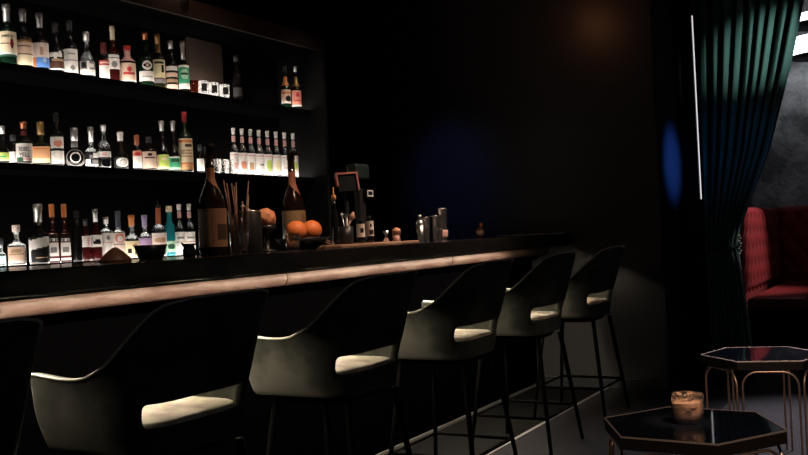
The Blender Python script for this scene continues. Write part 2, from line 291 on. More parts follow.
# ------------------------------------------------------------------ bottles
BOTTLES = [
 ('whiskey_bottle','std',2.851,3.7,2.07,0.2908,0.0396,'green','silver',0.0842,0.0382,0.1551,'cream',[('b',0.0,0.1,'dkgreen'),('b',0.1,0.2,'white'),('d',0.35,0.52,0.16,0.17,'red'),('r',0.3,0.4,0.3,0.72,'black'),('r',-0.6,0.1,0.5,0.56,'brown')],[('JAMESON',0.8,0.13,'black')],None,38,'green whiskey bottle with cream label,leftmost on the top shelf'),
 ('liquor_bottle','std',2.941,3.7,2.07,0.2844,0.0368,'dark','silver',0.0619,0.012,0.132,'pinkcream',[('b',0.0,0.42,'cream'),('b',0.42,0.46,'brown'),('r',-0.6,0.6,0.72,0.78,'brown'),('b',0.93,1,'gold')],[],None,35,'dark bottle with cream and pink label,second from left on the top shelf'),
 ('vodka_bottle','std',3.035,3.7,2.07,0.2827,0.0363,'dark','silver',0.0728,0.0135,0.1323,'pinkwhite',[('b',0,0.42,'blue'),('r',-1,-0.45,0,0.42,'orange'),('r',-0.1,0.2,0.5,0.8,'tan'),('d',0.3,0.3,0.2,0.1,'ltblue')],[],None,35,'bottle whose white label has a blue and orange lower half,on the top shelf'),
 ('rum_bottle','std',3.127,3.7,2.07,0.2502,0.0345,'dark','dkgrey',0.0494,0.0132,0.107,'black',[('b',0,0.1,'white'),('b',0.12,0.42,'brown'),('r',-0.8,0.5,0.68,0.9,'white'),('r',-0.5,0.8,0.46,0.6,'tan'),('r',-0.3,0,0.6,0.72,'white'),('r',0.2,0.4,0.85,1,'white')],[],None,35,'dark bottle with white script lettering over a brown band,on the top shelf'),
 ('vodka_bottle','std',3.215,3.7,2.07,0.2757,0.0325,'dark','dkgrey',0.0502,0.012,0.1301,'white',[('b',0.5,0.54,'grey'),('r',-0.4,0.4,0.78,0.84,'grey'),('d',0.1,0.2,0.25,0.1,'grey')],[],None,35,'dark bottle with a tall plain white label,fifth from left on the top shelf'),
 ('decanter_bottle','std',3.319,3.7,2.07,0.2378,0.0357,'clear','silver',0.0461,0.012,0.0843,'grey',[('b',0,0.4,'white'),('r',-0.7,-0.2,0.5,0.9,'black'),('r',0.1,0.6,0.55,0.8,'white'),('r',-0.1,0.1,0.4,1,'white')],[],None,35,'sparkling clear bottle with a black and white label,on the top shelf'),
 ('aperitif_bottle','slim',3.431,3.7,2.07,0.199,0.0247,'dark','maroon',0.0575,0.012,0.105,'white',[('b',0.72,1,'red'),('r',-0.7,0.7,0.8,0.92,'pinkwhite')],[],None,35,'small slim bottle with red-topped white label and maroon cap,on the top shelf'),
 ('bourbon_bottle','std',3.515,3.72,2.07,0.3052,0.0305,'red','cream',0.0744,0.0714,0.1564,'white',[('b',0.66,1,'black'),('r',-0.7,0.7,0.74,0.92,'white'),('d',0,0.3,0.35,0.2,'grey')],[],None,35,'tall bottle of dark red spirit with cream capsule,on the top shelf'),
 ('gin_bottle','std',3.594,3.7,2.07,0.2082,0.0402,'dark','red',0.0269,0.012,0.1115,'pinkcream',[('d',0.05,0.66,0.22,0.14,'red'),('r',-0.55,0.6,0.36,0.48,'red'),('b',0,0.08,'white')],[],(0.1222,0.1813,'pink'),35,'bottle with pink square label and striped red neck,on the top shelf'),
 ('liqueur_bottle','std',3.729,3.7,2.07,0.306,0.0384,'green','copper',0.044,0.0308,0.0858,'white',[('r',-0.6,0.6,0.4,0.5,'grey')],[],None,35,'green bottle with a round white medallion over a white strip,on the top shelf'),
 ('whisky_bottle','std',3.823,3.7,2.07,0.3105,0.0349,'olive','gold',0.0559,0.0309,0.1623,'yellowcream',[('b',0,0.2,'grey'),('r',0.2,0.55,0.45,0.75,'black'),('r',-0.6,0.5,0.84,0.92,'black'),('b',0.2,0.24,'brown')],[],(0.2043,0.2546,'gold'),35,'bottle with a yellow cream label bearing a small black figure,on the top shelf'),
 ('tequila_bottle','std',3.925,3.7,2.07,0.2875,0.0312,'dark','silver',0.0455,0.012,0.1453,'black',[('b',0.78,0.95,'white'),('b',0.5,0.68,'pinkcream'),('b',0.28,0.42,'tan'),('b',0,0.2,'pinkcream')],[],None,35,'dark bottle ringed with black and pale label bands,on the top shelf'),
 ('gin_bottle','std',4.023,3.7,2.07,0.3028,0.0303,'dark','silver',0.1098,0.0225,0.1583,'green',[('b',0,0.22,'white'),('d',0,0.62,0.55,0.22,'ltgreen'),('r',-0.5,0.5,0.58,0.66,'dkgreen'),('b',0.93,1,'white')],[],None,35,'slender bottle with bright green label,beside the tumblers on the top shelf'),
 ('liquor_bottle','slim',4.497,3.7,2.07,0.2906,0.0279,'dark','dkgrey',0.0436,0.0291,0.0851,'dkgrey',[],[],None,35,'black unlabelled bottle right of the tumblers on the top shelf'),
 ('liquor_bottle','std',4.995,3.7,2.07,0.289,0.0317,'green','dkgrey',0.0402,0.0346,0.1283,'pinkcream',[('d',0.2,0.35,0.5,0.22,'black'),('b',0,0.12,'white'),('b',0.7,0.8,'orange')],[],(0.1551,0.2154,'orange'),35,'left of two small bottles standing apart at the right end,top shelf'),
 ('liquor_bottle','std',5.113,3.7,2.07,0.3049,0.0322,'dark','silver',0.0408,0.0258,0.1347,'salmon',[('d',0,0.72,0.3,0.14,'red'),('b',0,0.1,'white'),('r',-0.6,0.6,0.3,0.4,'red')],[],(0.1619,0.23,'gold'),35,'right of two small bottles standing apart at the right end,top shelf,salmon label'),
 ('liqueur_bottle','std',2.8,3.7,1.612,0.1746,0.0265,'dark','silver',0.037,0.012,0.0498,'lime',[('b',0,0.2,'yellowcream'),('r',-0.5,0.3,0.4,0.6,'green')],[],None,35,'dark bottle with a lime yellow label at the left end of the middle shelf'),
 ('bitter_bottle','slim',2.887,3.74,1.612,0.1428,0.0189,'dark','dkgrey',0.0284,0.012,0.0625,'white',[],[],None,35,'small dark bottle with plain white label behind the black-lettered bottle,middle shelf'),
 ('bourbon_bottle','std',2.901,3.68,1.612,0.1993,0.0352,'dark','copper',0.033,0.012,0.0957,'white',[('r',-0.6,0.7,0.04,0.2,'pink'),('r',-0.8,-0.1,0.02,0.22,'dkgreen')],[('REBEL',0.68,0.24,'black'),('YELL',0.36,0.24,'black')],(0.1334,0.1569,'maroon'),38,'bourbon bottle with bold black words on a white label,on the middle shelf'),
 ('whiskey_flask','flat',3.013,3.7,1.612,0.2104,0.0445,'olive','gold',0.0627,0.012,0.0899,'peach',[('b',0,0.25,'yellowcream'),('r',-0.5,0.7,0.82,0.9,'orange')],[],None,42,'flat square flask with a peach label and gold cap,on the middle shelf'),  # pale band at the label's foot paints in the shelf glow
 ('whiskey_bottle','std',3.107,3.7,1.612,0.2623,0.0294,'dark','black',0.0442,0.012,0.1493,'white',[('b',0.46,0.54,'black'),('d',0.1,0.72,0.5,0.12,'salmon'),('b',0.95,1,'black'),('r',-0.5,0.5,0.9,0.93,'salmon')],[],None,35,'tall black bottle with a long white label printed in pink,on the middle shelf'),
 ('round_flask','round',3.214,3.7,1.612,0.1968,0.0513,'black','silver',0.0652,0,0,'white',[],[],None,35,'round black flask with a white ring emblem,on the middle shelf'),
 ('gin_bottle','std',3.337,3.72,1.612,0.2132,0.0308,'clear','silver',0.0771,0.012,0.0796,'black',[('b',0.0,0.12,'white'),('r',-0.9,-0.2,0.14,0.5,'white'),('r',0,0.9,0.16,0.45,'grey'),('r',0.1,0.8,0.6,0.95,'white'),('r',-0.3,0.1,0.55,0.8,'grey')],[],None,35,'clear bottle with silver cap and broken black and white label,beside the round flask'),
 ('vodka_bottle','std',3.404,3.7,1.612,0.2268,0.0324,'clear','silver',0.0311,0.0581,0.0866,'white',[('r',-0.3,0.2,0.2,0.8,'pink')],[],None,35,'clear bottle with a narrow white band label and rosy base,on the middle shelf'),
 ('rum_bottle','std',3.517,3.7,1.612,0.1986,0.0357,'black','white',0.0477,0.012,0.0609,'black',[('d',0.1,0.48,0.72,0.5,'white'),('d',0.15,0.5,0.4,0.28,'grey'),('d',0.15,0.5,0.34,0.22,'white')],[],None,35,'black rum bottle with a big round white badge,on the middle shelf'),
 ('aperitif_bottle','slim',3.634,3.7,1.612,0.1908,0.0229,'dark','rust',0.0541,0.012,0.1043,'white',[('b',0.66,1,'salmon'),('d',0,0.8,0.6,0.1,'red')],[],None,35,'slim bottle with rust cap and red-topped white label,on the middle shelf'),
 ('liqueur_bottle','squat',3.722,3.7,1.612,0.186,0.0356,'brown','dkgrey',0.0329,0.012,0.1036,'beige',[('d',0,0.82,0.25,0.1,'black'),('r',-0.6,0.6,0.6,0.68,'brown')],[],None,38,'squat round-shouldered bottle with beige label,on the middle shelf'),
 ('gin_bottle','std',3.825,3.7,1.612,0.2823,0.0321,'dark','silver',0.0559,0.012,0.0923,'lime',[('r',-1,-0.6,0,1,'tan'),('b',0,0.18,'yellowcream'),('d',0.1,0.7,0.4,0.12,'yellowcream')],[],None,35,'dark bottle with silver cap and lime green label,middle shelf'),
 ('gin_bottle','std',3.915,3.7,1.612,0.2898,0.0311,'dark','silver',0.0567,0.012,0.0856,'green',[('b',0,0.2,'ltgreen'),('r',-0.5,0.5,0.6,0.8,'dkgreen'),('b',0.9,1,'white')],[],None,35,'dark bottle with green label directly left of the red-capped wine bottle'),
 ('wine_bottle','wine',3.987,3.68,1.612,0.3452,0.04,'green','red',0.0573,0.012,0.1905,'cream',[('b',0,0.18,'peach'),('b',0.18,0.22,'orange'),('b',0.88,0.96,'orange'),('r',-0.2,0.6,0.75,0.8,'brown'),('r',-0.6,0.7,0.6,0.64,'tan'),('r',-0.6,0.7,0.5,0.54,'tan'),('r',-0.6,0.7,0.4,0.44,'tan')],[],None,35,'tall green wine bottle with red capsule and long cream label,on the middle shelf'),
 ('liquor_bottle','slim',4.13,3.7,1.612,0.1665,0.0205,'dark','dkgrey',0.0352,0.0138,0.0843,'white',[],[],None,35,'dark bottle with white label standing behind the big bottle neck on the middle shelf'),
 ('soju_bottle','std',4.437,3.7,1.612,0.2897,0.0255,'clear','white',0.037,0.012,0.1381,'white',[('r',-0.3,0.3,0.2,0.5,'pink'),('b',0.85,0.9,'pink')],[],(0.2034,0.2404,'pink'),35,'leftmost of the eight matching white-labelled bottles in a row on the middle shelf'),
 ('soju_bottle','std',4.518,3.7,1.612,0.2912,0.0258,'clear','white',0.0374,0.012,0.1392,'white',[('d',0,0.4,0.5,0.2,'salmon'),('b',0.85,0.9,'pink')],[],(0.2038,0.2412,'pink'),35,'second of the eight matching white-labelled bottles in a row on the middle shelf'),
 ('soju_bottle','std',4.602,3.7,1.612,0.2927,0.0262,'clear','white',0.0379,0.012,0.1404,'white',[('r',-0.5,0.2,0.2,0.55,'tan'),('b',0.85,0.9,'pink')],[],(0.2042,0.2421,'pink'),35,'third of the eight matching white-labelled bottles in a row on the middle shelf'),
 ('soju_bottle','std',4.687,3.7,1.612,0.2942,0.0265,'clear','white',0.0384,0.012,0.1416,'white',[('r',-0.2,0.5,0.4,0.5,'grey'),('b',0.85,0.9,'pink')],[],(0.2047,0.2431,'pink'),35,'fourth of the eight matching white-labelled bottles in a row on the middle shelf'),
 ('soju_bottle','std',4.774,3.7,1.612,0.2958,0.0268,'clear','white',0.0389,0.012,0.1429,'white',[('d',0,0.45,0.5,0.3,'lime'),('b',0.85,0.9,'pink')],[],(0.2051,0.244,'pink'),35,'fifth of the eight matching white-labelled bottles in a row on the middle shelf'),
 ('soju_bottle','std',4.864,3.7,1.612,0.2975,0.0272,'clear','white',0.0394,0.012,0.1442,'white',[('d',0,0.45,0.5,0.3,'yellowcream'),('b',0.85,0.9,'pink')],[],(0.2056,0.2449,'pink'),35,'sixth of the eight matching white-labelled bottles in a row on the middle shelf'),
 ('soju_bottle','std',4.956,3.7,1.612,0.2992,0.0275,'clear','white',0.0399,0.012,0.1455,'white',[('r',-0.5,0.5,0.3,0.4,'pink'),('b',0.85,0.9,'pink')],[],(0.206,0.2459,'pink'),35,'seventh of the eight matching white-labelled bottles in a row on the middle shelf'),
 ('soju_bottle','std',5.05,3.7,1.612,0.3009,0.0279,'clear','white',0.0404,0.012,0.1469,'white',[('d',0,0.5,0.4,0.2,'lime'),('b',0.85,0.9,'pink')],[],(0.2065,0.2469,'pink'),35,'rightmost of the eight matching white-labelled bottles in a row on the middle shelf'),
 ('liqueur_bottle','square',2.766,3.7,1.14,0.1302,0.0206,'clear','dkgrey',0.0321,0.012,0.0478,'paleblue',[],[],None,35,'bottle with a pale blue label cut by the left edge on the lowest shelf'),
 ('square_decanter','square',2.836,3.68,1.14,0.1878,0.0394,'clear','pinkwhite',0.0325,0.012,0.0858,'pinkcream',[('r',-0.5,0.6,0.5,0.58,'tan'),('d',0,0.74,0.2,0.12,'tan'),('b',0,0.12,'white')],[],None,40,'square clear decanter with pale pink label on the lowest shelf'),
 ('rum_bottle','std',2.96,3.68,1.14,0.2858,0.0451,'dark','silver',0.0856,0.012,0.1288,'black',[('s',-0.7,0.8,0.55,0.95,'white'),('r',-1,-0.72,0,0.9,'white'),('r',-0.3,0.6,0.15,0.2,'tan')],[],None,35,'dark bottle with a slanted white label and long silver capsule,on the lowest shelf'),  # white strip down the left edge is painted glow
 ('orange_liqueur_bottle','square',3.057,3.7,1.14,0.2873,0.0255,'red','orange',0.0632,0.012,0.1319,'maroon',[('b',0.78,1,'black'),('r',-0.8,0.8,0.2,0.74,'white'),('d',0,0.42,0.2,0.12,'grey'),('b',0,0.08,'white')],[('COINTREAU',0.84,0.13,'white')],None,35,'left twin of the two orange-capped bottles on the lowest shelf'),
 ('orange_liqueur_bottle','square',3.129,3.7,1.14,0.2877,0.0258,'red','orange',0.064,0.012,0.13,'maroon',[('b',0.78,1,'black'),('r',-0.8,0.8,0.2,0.74,'white'),('d',0,0.42,0.2,0.12,'grey'),('b',0,0.08,'white')],[('COINTREAU',0.84,0.13,'white')],None,35,'right twin of the two orange-capped bottles on the lowest shelf'),
 ('liquor_bottle','slim',3.171,3.66,1.14,0.2509,0.0222,'black','black',0.0346,0,0,'black',[],[],None,35,'tall unlabelled black bottle right of the orange-capped pair on the lowest shelf'),
 ('amaro_bottle','std',3.259,3.7,1.14,0.2125,0.0227,'red','dkgrey',0.0353,0.0712,0.1267,'white',[('r',0.1,0.6,0.1,0.9,'pink')],[],None,35,'dark red bottle with narrow white label,behind the unlabelled black bottle'),
 ('vermouth_bottle','std',3.324,3.7,1.14,0.263,0.0293,'red','silver',0.0664,0.0689,0.1302,'white',[('r',-0.4,0.5,0.25,0.5,'black'),('r',-0.2,0.4,0.5,0.62,'black')],[],None,35,'dark red vermouth bottle with small white label and black mark,on the lowest shelf'),
 ('gin_bottle','std',3.393,3.7,1.14,0.2216,0.031,'clear','silver',0.0362,0.012,0.1388,'white',[('b',0.6,0.64,'pink'),('d',0.1,0.8,0.2,0.1,'grey')],[],None,35,'clear bottle with white label behind the left of the brown dome'),  # lower white of the label stands for the lit glass below it
 ('gin_bottle','std',3.475,3.7,1.14,0.2524,0.0315,'clear','slate',0.0893,0.012,0.1369,'pinkwhite',[('d',0.1,0.78,0.6,0.2,'salmon'),('d',0.1,0.74,0.35,0.12,'white'),('b',0.5,0.54,'grey')],[],None,35,'clear bottle with slate cap and pink arch on its label,behind the brown dome'),  # label carried down pale, painting in the glow of the lit bottle
 ('mezcal_bottle','std',3.569,3.7,1.14,0.2309,0.036,'clear','orange',0.0587,0.012,0.0921,'yellowcream',[('r',-0.6,-0.2,0.2,0.5,'black'),('r',0.1,0.4,0.1,0.3,'brown'),('d',0.2,0.7,0.3,0.1,'tan')],[],None,35,'clear bottle with orange cap and pale yellow label,right of the brown dome'),
 ('gin_bottle','std',3.663,3.7,1.14,0.2303,0.0325,'clear','violet',0.0651,0.012,0.1055,'lilac',[('b',0,0.35,'white')],[],None,35,'clear bottle with violet cap and lilac label,behind the black bowl'),
 ('syrup_bottle','squat',3.768,3.7,1.14,0.3126,0.0386,'clear','black',0.0442,0.0584,0.1302,'pinkwhite',[('d',0,0.45,0.6,0.2,'tan'),('b',0.85,1,'white')],[],(0.1799,0.2684,'rust'),35,'squat clear bottle with rust neck wrap and thin black pourer,on the lowest shelf'),
 ('gin_bottle','slim',3.853,3.7,1.14,0.2796,0.0294,'teal','cream',0.0336,0.0218,0.0834,'ltgreen',[('d',0,0.5,0.5,0.25,'dkgreen')],[],None,35,'slender teal glass bottle with cream stopper,on the lowest shelf'),
 ('soju_bottle','std',3.933,3.7,1.14,0.2912,0.0269,'clear','white',0.0341,0.012,0.1321,'white',[('b',0.5,0.55,'tan'),('r',-0.5,0.5,0.7,0.75,'grey')],[],(0.2117,0.2486,'pink'),35,'left one of two white-capped bottles next to the big bottle on the lowest shelf'),
 ('soju_bottle','std',4.014,3.7,1.14,0.2916,0.0273,'clear','white',0.0346,0.012,0.1303,'white',[('b',0.5,0.55,'tan'),('r',-0.5,0.5,0.7,0.75,'grey')],[],(0.211,0.2484,'pink'),35,'right one of two white-capped bottles next to the big bottle on the lowest shelf'),
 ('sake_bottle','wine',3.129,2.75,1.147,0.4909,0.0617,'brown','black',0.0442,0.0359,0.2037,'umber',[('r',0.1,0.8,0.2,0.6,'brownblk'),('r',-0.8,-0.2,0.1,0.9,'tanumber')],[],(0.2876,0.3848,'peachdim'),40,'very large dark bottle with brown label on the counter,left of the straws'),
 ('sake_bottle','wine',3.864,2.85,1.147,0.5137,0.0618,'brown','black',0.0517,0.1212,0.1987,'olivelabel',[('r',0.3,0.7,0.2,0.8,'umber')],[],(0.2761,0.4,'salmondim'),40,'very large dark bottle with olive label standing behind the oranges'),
 ('amaro_bottle','slim',4.317,2.9,1.147,0.3352,0.0224,'black','amber',0.073,0,0,'black',[],[],None,35,'black bottle with amber capsule left of the till screen on the counter'),
 ('bitters_bottle','std',4.264,2.7,1.161,0.132,0.0232,'black','black',0.0273,0.0338,0.1047,'offwhite',[('r',-0.3,0.3,0.3,0.7,'black')],[],None,35,'left one of two little bitters bottles with white labels on the counter'),
 ('bitters_bottle','std',4.357,2.7,1.161,0.1478,0.0235,'black','black',0.0277,0.0369,0.12,'offwhite',[('r',-0.3,0.5,0.1,0.4,'black'),('d',0,0.7,0.2,0.1,'black')],[],None,35,'right one of two little bitters bottles with white labels on the counter'),
]

def bent_text(txt, width, height, zc, fx, name, m, parent):
    cu=bpy.data.curves.new(name,'FONT'); cu.body=txt; cu.align_x='CENTER'; cu.size=1; cu.offset=.014; cu.resolution_u=2
    o=bpy.data.objects.new(name,cu); C.objects.link(o)
    dg=bpy.context.evaluated_depsgraph_get(); me=bpy.data.meshes.new_from_object(o.evaluated_get(dg))
    bpy.data.objects.remove(o); bpy.data.curves.remove(cu)
    xs=[v.co.x for v in me.vertices]; ys=[v.co.y for v in me.vertices]
    w=max(xs)-min(xs); h=max(ys)-min(ys); x0=(max(xs)+min(xs))/2; y0=(max(ys)+min(ys))/2
    for v in me.vertices:
        u=(v.co.x-x0)/w*width; z=zc+(v.co.y-y0)/h*height
        v.co=fx(u,z)
    me.name=name; me.materials.append(m)
    ob=bpy.data.objects.new(name,me); C.objects.link(ob); ob.parent=parent
    return ob
PROT={}
def design(bg, prims, u, v):
    c=bg
    for p in prims:
        k=p[0]
        if k=='b' and p[1]<=v<=p[2]: c=p[3]
        elif k=='r' and p[1]<=u<=p[2] and p[3]<=v<=p[4]: c=p[5]
        elif k=='d' and ((u-p[1])/p[3])**2+((v-p[2])/p[4])**2<=1: c=p[5]
        elif k=='s' and p[1]<=u<=p[2] and p[3]<=v-.12*u<=p[4]: c=p[5]
    return c
def bottle(row):
    key,kind,X,Y,z,h,rad,glass,capc,ch,l0,l1,bg,prims,text,nk,face,label=row
    grp='matching white-labelled bottles in a row' if 'eight matching' in label else ('twin orange-capped bottles' if 'orange-capped bottles' in label and 'twin' in label else None)
    t=thing(key,label,'bottle',(X,Y,z),-radians(face),grp)
    hb=h-ch; n=28
    big = rad>.055
    sq={'square':7,'flat':6}.get(kind,2); asp={'flat':.55,'round':.5}.get(kind,1)
    nr={'slim':.46,'wine':.30,'squat':.34,'square':.34,'flat':.28,'round':.26}.get(kind,.36)*rad
    nr=max(nr,.0095)
    if kind=='round':
        prof=[(.001,rad*.45)]
        for i in range(1,15):
            a=-pi/2+.5+(pi-.5-.25)*i/14
            prof.append((rad*.9+rad*.9*sin(a), max(rad*cos(a),nr)))
        prof+= [(rad*1.85,nr),(hb,nr)]
        shoulder=rad*1.8
    else:
        zs=(l1+.006) if l1 else hb*.62
        if key in('whiskey_flask',): zs=min(zs+.004,hb*.72)
        if kind=='slim' : zs=min(max(zs,hb*.62),hb-.03)
        if label.startswith('clear bottle with a narrow') : zs=.105
        if 'medallion' in label: zs=.150
        if 'tall bottle of dark red' in label: zs=.160
        zs=min(zs,hb-.022)
        zn=min(zs+{'wine':.60,'squat':.30,'square':.32,'flat':.35}.get(kind,.55)*max(hb-zs,.03), zs+(.17 if big else .075), hb-.004)
        prof=[(.0,rad*.88),(.004,rad*.97),(.010,rad),(zs,rad)]
        for i in range(1,9):
            q=i/8; s_=(1+cos(pi*q))/2 if kind!='squat' else math.sqrt(max(0,1-q*q))
            prof.append((zs+(zn-zs)*q, nr+(rad-nr)*s_))
        prof.append((hb,nr)); shoulder=zs
    def ex(zz):
        if sq==2 and asp==1: return (2,1)
        if kind=='round':
            return (2,1) if zz>=rad*1.8 else (2,asp)
        if zz<=shoulder: return (sq,asp)
        q=min(1,(zz-shoulder)/max(.01,(hb-shoulder)*.4)); return (sq+(2-sq)*q, asp+(1-asp)*q)
    b=MB(); b.lathe(prof,n,ex=ex); b.build('body',GLASS[glass],t)
    cr=nr*1.16
    b=MB()
    if 'pourer' in label or key=='amaro_bottle' and glass=='black':
        b.lathe([(0,cr*1.05),(ch*.35,cr*1.05),(ch*.4,.004),(ch,.003)],14,(0,0,hb))
    elif kind in('std','wine') and ch>.03:
        b.lathe([(0,cr*.98),(ch*.62,cr*.96),(ch*.64,cr*1.12),(ch*.97,cr*1.12),(ch,cr*.95)],16,(0,0,hb))
    else:
        b.lathe([(0,cr*1.1),(ch*.9,cr*1.15),(ch,cr)],16,(0,0,hb))
    b.build('cap',cmat(capc),t)
    def fxy(phi, rr):                        # phi=0 faces -Y
        x,y=sect(phi-pi/2, sq, rr, rr*asp); return x,y
    if l1:
        A=radians(82) if sq==2 else radians(43)
        nu,nv=34,22; cols=[bg]; b=MB(); vs=[]
        for j in range(nv+1):
            for i in range(nu+1):
                phi=-A+2*A*i/nu; x,y=fxy(phi,rad+.0012); vs.append((x,y,l0+(l1-l0)*j/nv))
        o0=len(b.v); b.v+=vs
        for j in range(nv):
            for i in range(nu):
                c=design(bg,prims,-1+2*(i+.5)/nu,(j+.5)/nv)
                if c not in cols: cols.append(c)
                b.f.append((j*(nu+1)+i,j*(nu+1)+i+1,(j+1)*(nu+1)+i+1,(j+1)*(nu+1)+i)); b.m.append(cols.index(c)); b.sm.append(True)
        lb=b.build('label',[cmat(c) for c in cols],t,fix=False)
        for (s_,v,hh,c) in text:
            bent_text(s_, 1.5*A, hh*(l1-l0), l0+(l1-l0)*v, lambda u,zz: (*fxy(u*.62,rad+.0022),zz), 'lettering', cmat(c), lb)
    if 'medallion' in label:
        for rr,name,c,off in ((.026,'medallion','white',.0015),(.013,'medallion_centre','maroon',.0026),(.007,'medallion_dot','pinkwhite',.0036)):
            b=MB(); N=24; zc=.117; vs=[(0,-(rad+off),zc)]
            for k in range(N):
                x=rr*cos(2*pi*k/N); vs.append((x,-math.sqrt(max(1e-6,(rad+off)**2-x*x)),zc+rr*sin(2*pi*k/N)))
            b.add(vs,[(0,1+k,1+(k+1)%N) for k in range(N)],0,True); b.build(name,cmat(c),t)
    if kind=='round':
        def ring(R,w,name,c):
            b=MB(); N=32; vs=[];fs=[]
            for k in range(N):
                for q in (R-w,R+w):
                    x,zz=q*cos(2*pi*k/N), q*sin(2*pi*k/N)
                    yy=-asp*math.sqrt(max(0,rad*rad-x*x-(zz*1.05)**2))-.0035
                    vs.append((x,yy,rad*.9+zz))
            for k in range(N):
                k2=(k+1)%N; fs.append((2*k,2*k2,2*k2+1,2*k+1))
            b.add(vs,fs,0,True); b.build(name,cmat(c),t)
        ring(rad*.46,rad*.05,'ring_emblem','white'); ring(rad*.80,rad*.05,'rim_emblem','grey')
        b=MB(); b.lathe([(0,nr*1.25),(.03,nr*1.2)],16,(0,0,rad*1.95)); b.build('neck_label',cmat('grey'),t)
    if nk:
        b=MB(); a,c,co=nk
        def rat(zz):
            for (z0,r0),(z1,r1) in zip(prof,prof[1:]):
                if z0<=zz<=z1 and z1>z0: return r0+(r1-r0)*(zz-z0)/(z1-z0)
            return cr
        if big:                              # slanted wrap round the front of the neck
            n1,n2=16,8; vs=[]
            for j in range(n2+1):
                for i in range(n1+1):
                    q=i/n1; lo=a+(c-a)*.55*(1-q); zz=lo+(c-lo)*j/n2; phi=radians(-62+124*q)-pi/2; rr=rat(zz)+.0015
                    vs.append((rr*cos(phi),rr*sin(phi),zz))
            b.add(vs,[(j*(n1+1)+i,j*(n1+1)+i+1,(j+1)*(n1+1)+i+1,(j+1)*(n1+1)+i) for j in range(n2) for i in range(n1)],0,True)
        else:
            b.lathe([(a+(c-a)*i/6, rat(min(a+(c-a)*i/6,hb))+.0015) for i in range(7)],20,cap=False)
        b.build('neck_label',cmat(co),t)
    return t
for row in BOTTLES: bottle(row)

# ------------------------------------------------------------------ glasses on the shelves
def tumbler(name,label,loc,r,h,m,group=None,cat='glass'):
    t=thing(name,label,cat,loc,0,group)
    b=MB(); b.lathe([(0,r*.80),(.004,r*.86),(h,r),(h,r-.003),(.010,r*.80)],24); b.build('bowl',m,t)
    return t
tumbler('tumbler','rosy tinted tumbler, first of the four tumblers on the top shelf',(4.085,3.69,2.070),.034,.078,thin_glass('rose_glass',(.30,.15,.11),(.6,.4,.35)))
for X,w in ((4.165,'second'),(4.255,'third'),(4.355,'last')):
    o=tumbler('tumbler',w+' of the four tumblers, clear glass with dark badge, on the top shelf',(X,3.685,2.070),.036,.085,M['clear'],'clear tumblers on the top shelf')
    b=MB(); n=10
    vs=[];fs=[]
    for j,zz in enumerate((.022,.066)):
        for i in range(n+1):
            a=radians(-35-26+52*i/n)-pi/2; vs.append((.0375*cos(a),.0375*sin(a),zz))
    fs=[(i,i+1,n+2+i,n+1+i) for i in range(n)]
    b.add(vs,fs,0,True); b.build('badge',cmat('black'),o)
for X,w in ((4.20,'left'),(4.262,'middle'),(4.33,'right')):
    tumbler('shot_glass',w+' one of three clear glasses left of the bottle row, middle shelf',(X,3.655,1.612),.029,.085,M['clear'],'clear glasses on the middle shelf')

# ------------------------------------------------------------------ things on the counter
Z0=ZT
t=thing('straw_holder','clear glass holding brown straws on the counter','glass',(3.245,2.70,Z0))
b=MB(); b.lathe([(0,.036),(.006,.040),(.19,.046),(.19,.043),(.012,.036)],24); b.build('bowl',M['clear'],t)
rs=random.Random(3)
for k,(ax,ay,hh) in enumerate(((-.085,.002,.315),(-.06,-.016,.30),(-.045,.014,.305),(-.025,-.004,.29),(.02,.015,.31),(.085,0,.315),(.05,-.020,.25),(.0,-.022,.22),(-.035,.026,.27))):
    s=thing('drinking_straw',['brown straw leaning furthest left in the straw glass','second straw leaning left, in front, in the straw glass','third straw leaning left, at the back of the straw glass','brown straw leaning slightly left in the straw glass','nearly upright straw right of centre in the straw glass','brown straw leaning furthest right in the straw glass','short straw leaning right in the straw glass','shortest upright straw in the middle of the straw glass','medium straw leaning left behind the others in the straw glass'][k],'straw',(3.245,2.70,Z0+.014),0,'straws in the glass')
    b=MB(); sx=ax*.28; sy=ay*.9
    b.tube([(sx,sy,0),(ax,ay*1.3,hh)],.0027,8); b.build('tube',M['straw'],s)
t=thing('canister','tall black canister with a strainer handle beside the straws','canister',(3.352,2.72,Z0))
b=MB(); b.lathe([(0,.049),(.004,.052),(.185,.052),(.19,.048),(.17,.047)],28); b.build('body',M['black'],t)
t2=thing('strainer','silver strainer resting on the black canister','strainer',(3.352,2.72,Z0+.19))
b=MB(); b.tube([(-.07,-.01,.026),(-.03,-.01,.016),(.0,-.005,.006)],.006,8); b.build('handle',M['chrome'],t2)
b=MB(); b.lathe([(0,.046),(.004,.046)],20); b.build('disc',M['chrome'],t2)
t=thing('pedestal_dish','dark pedestal dish under the blush citrus','dish',(3.47,2.72,Z0))
b=MB(); b.lathe([(0,.042),(.006,.040),(.015,.012),(.08,.012),(.10,.040),(.125,.048),(.125,.044),(.105,.03)],24); b.build('bowl',M['black'],t)
t=tag(MB().build('citrus_fruit',M['grape']),'knobbly blush citrus on the dark pedestal dish','fruit')
bm=bmesh.new(); bmesh.ops.create_icosphere(bm,subdivisions=4,radius=.047)
for v in bm.verts:
    d=v.co.normalized(); v.co*=1+.05*sin(7*d.x+2)*cos(6*d.z)+.03*sin(11*d.y+4*d.z)
for f in bm.faces: f.smooth=True
bm.to_mesh(t.data); bm.free(); t.location=(3.47,2.72,Z0+.157)
t=thing('fruit_bowl','low black bowl holding two oranges on the counter','bowl',(3.725,2.70,Z0))
b=MB(); b.lathe([(0,.07),(.006,.075),(.03,.115),(.058,.135),(.058,.130),(.03,.105),(.012,.06)],36); b.build('bowl',M['black'],t)
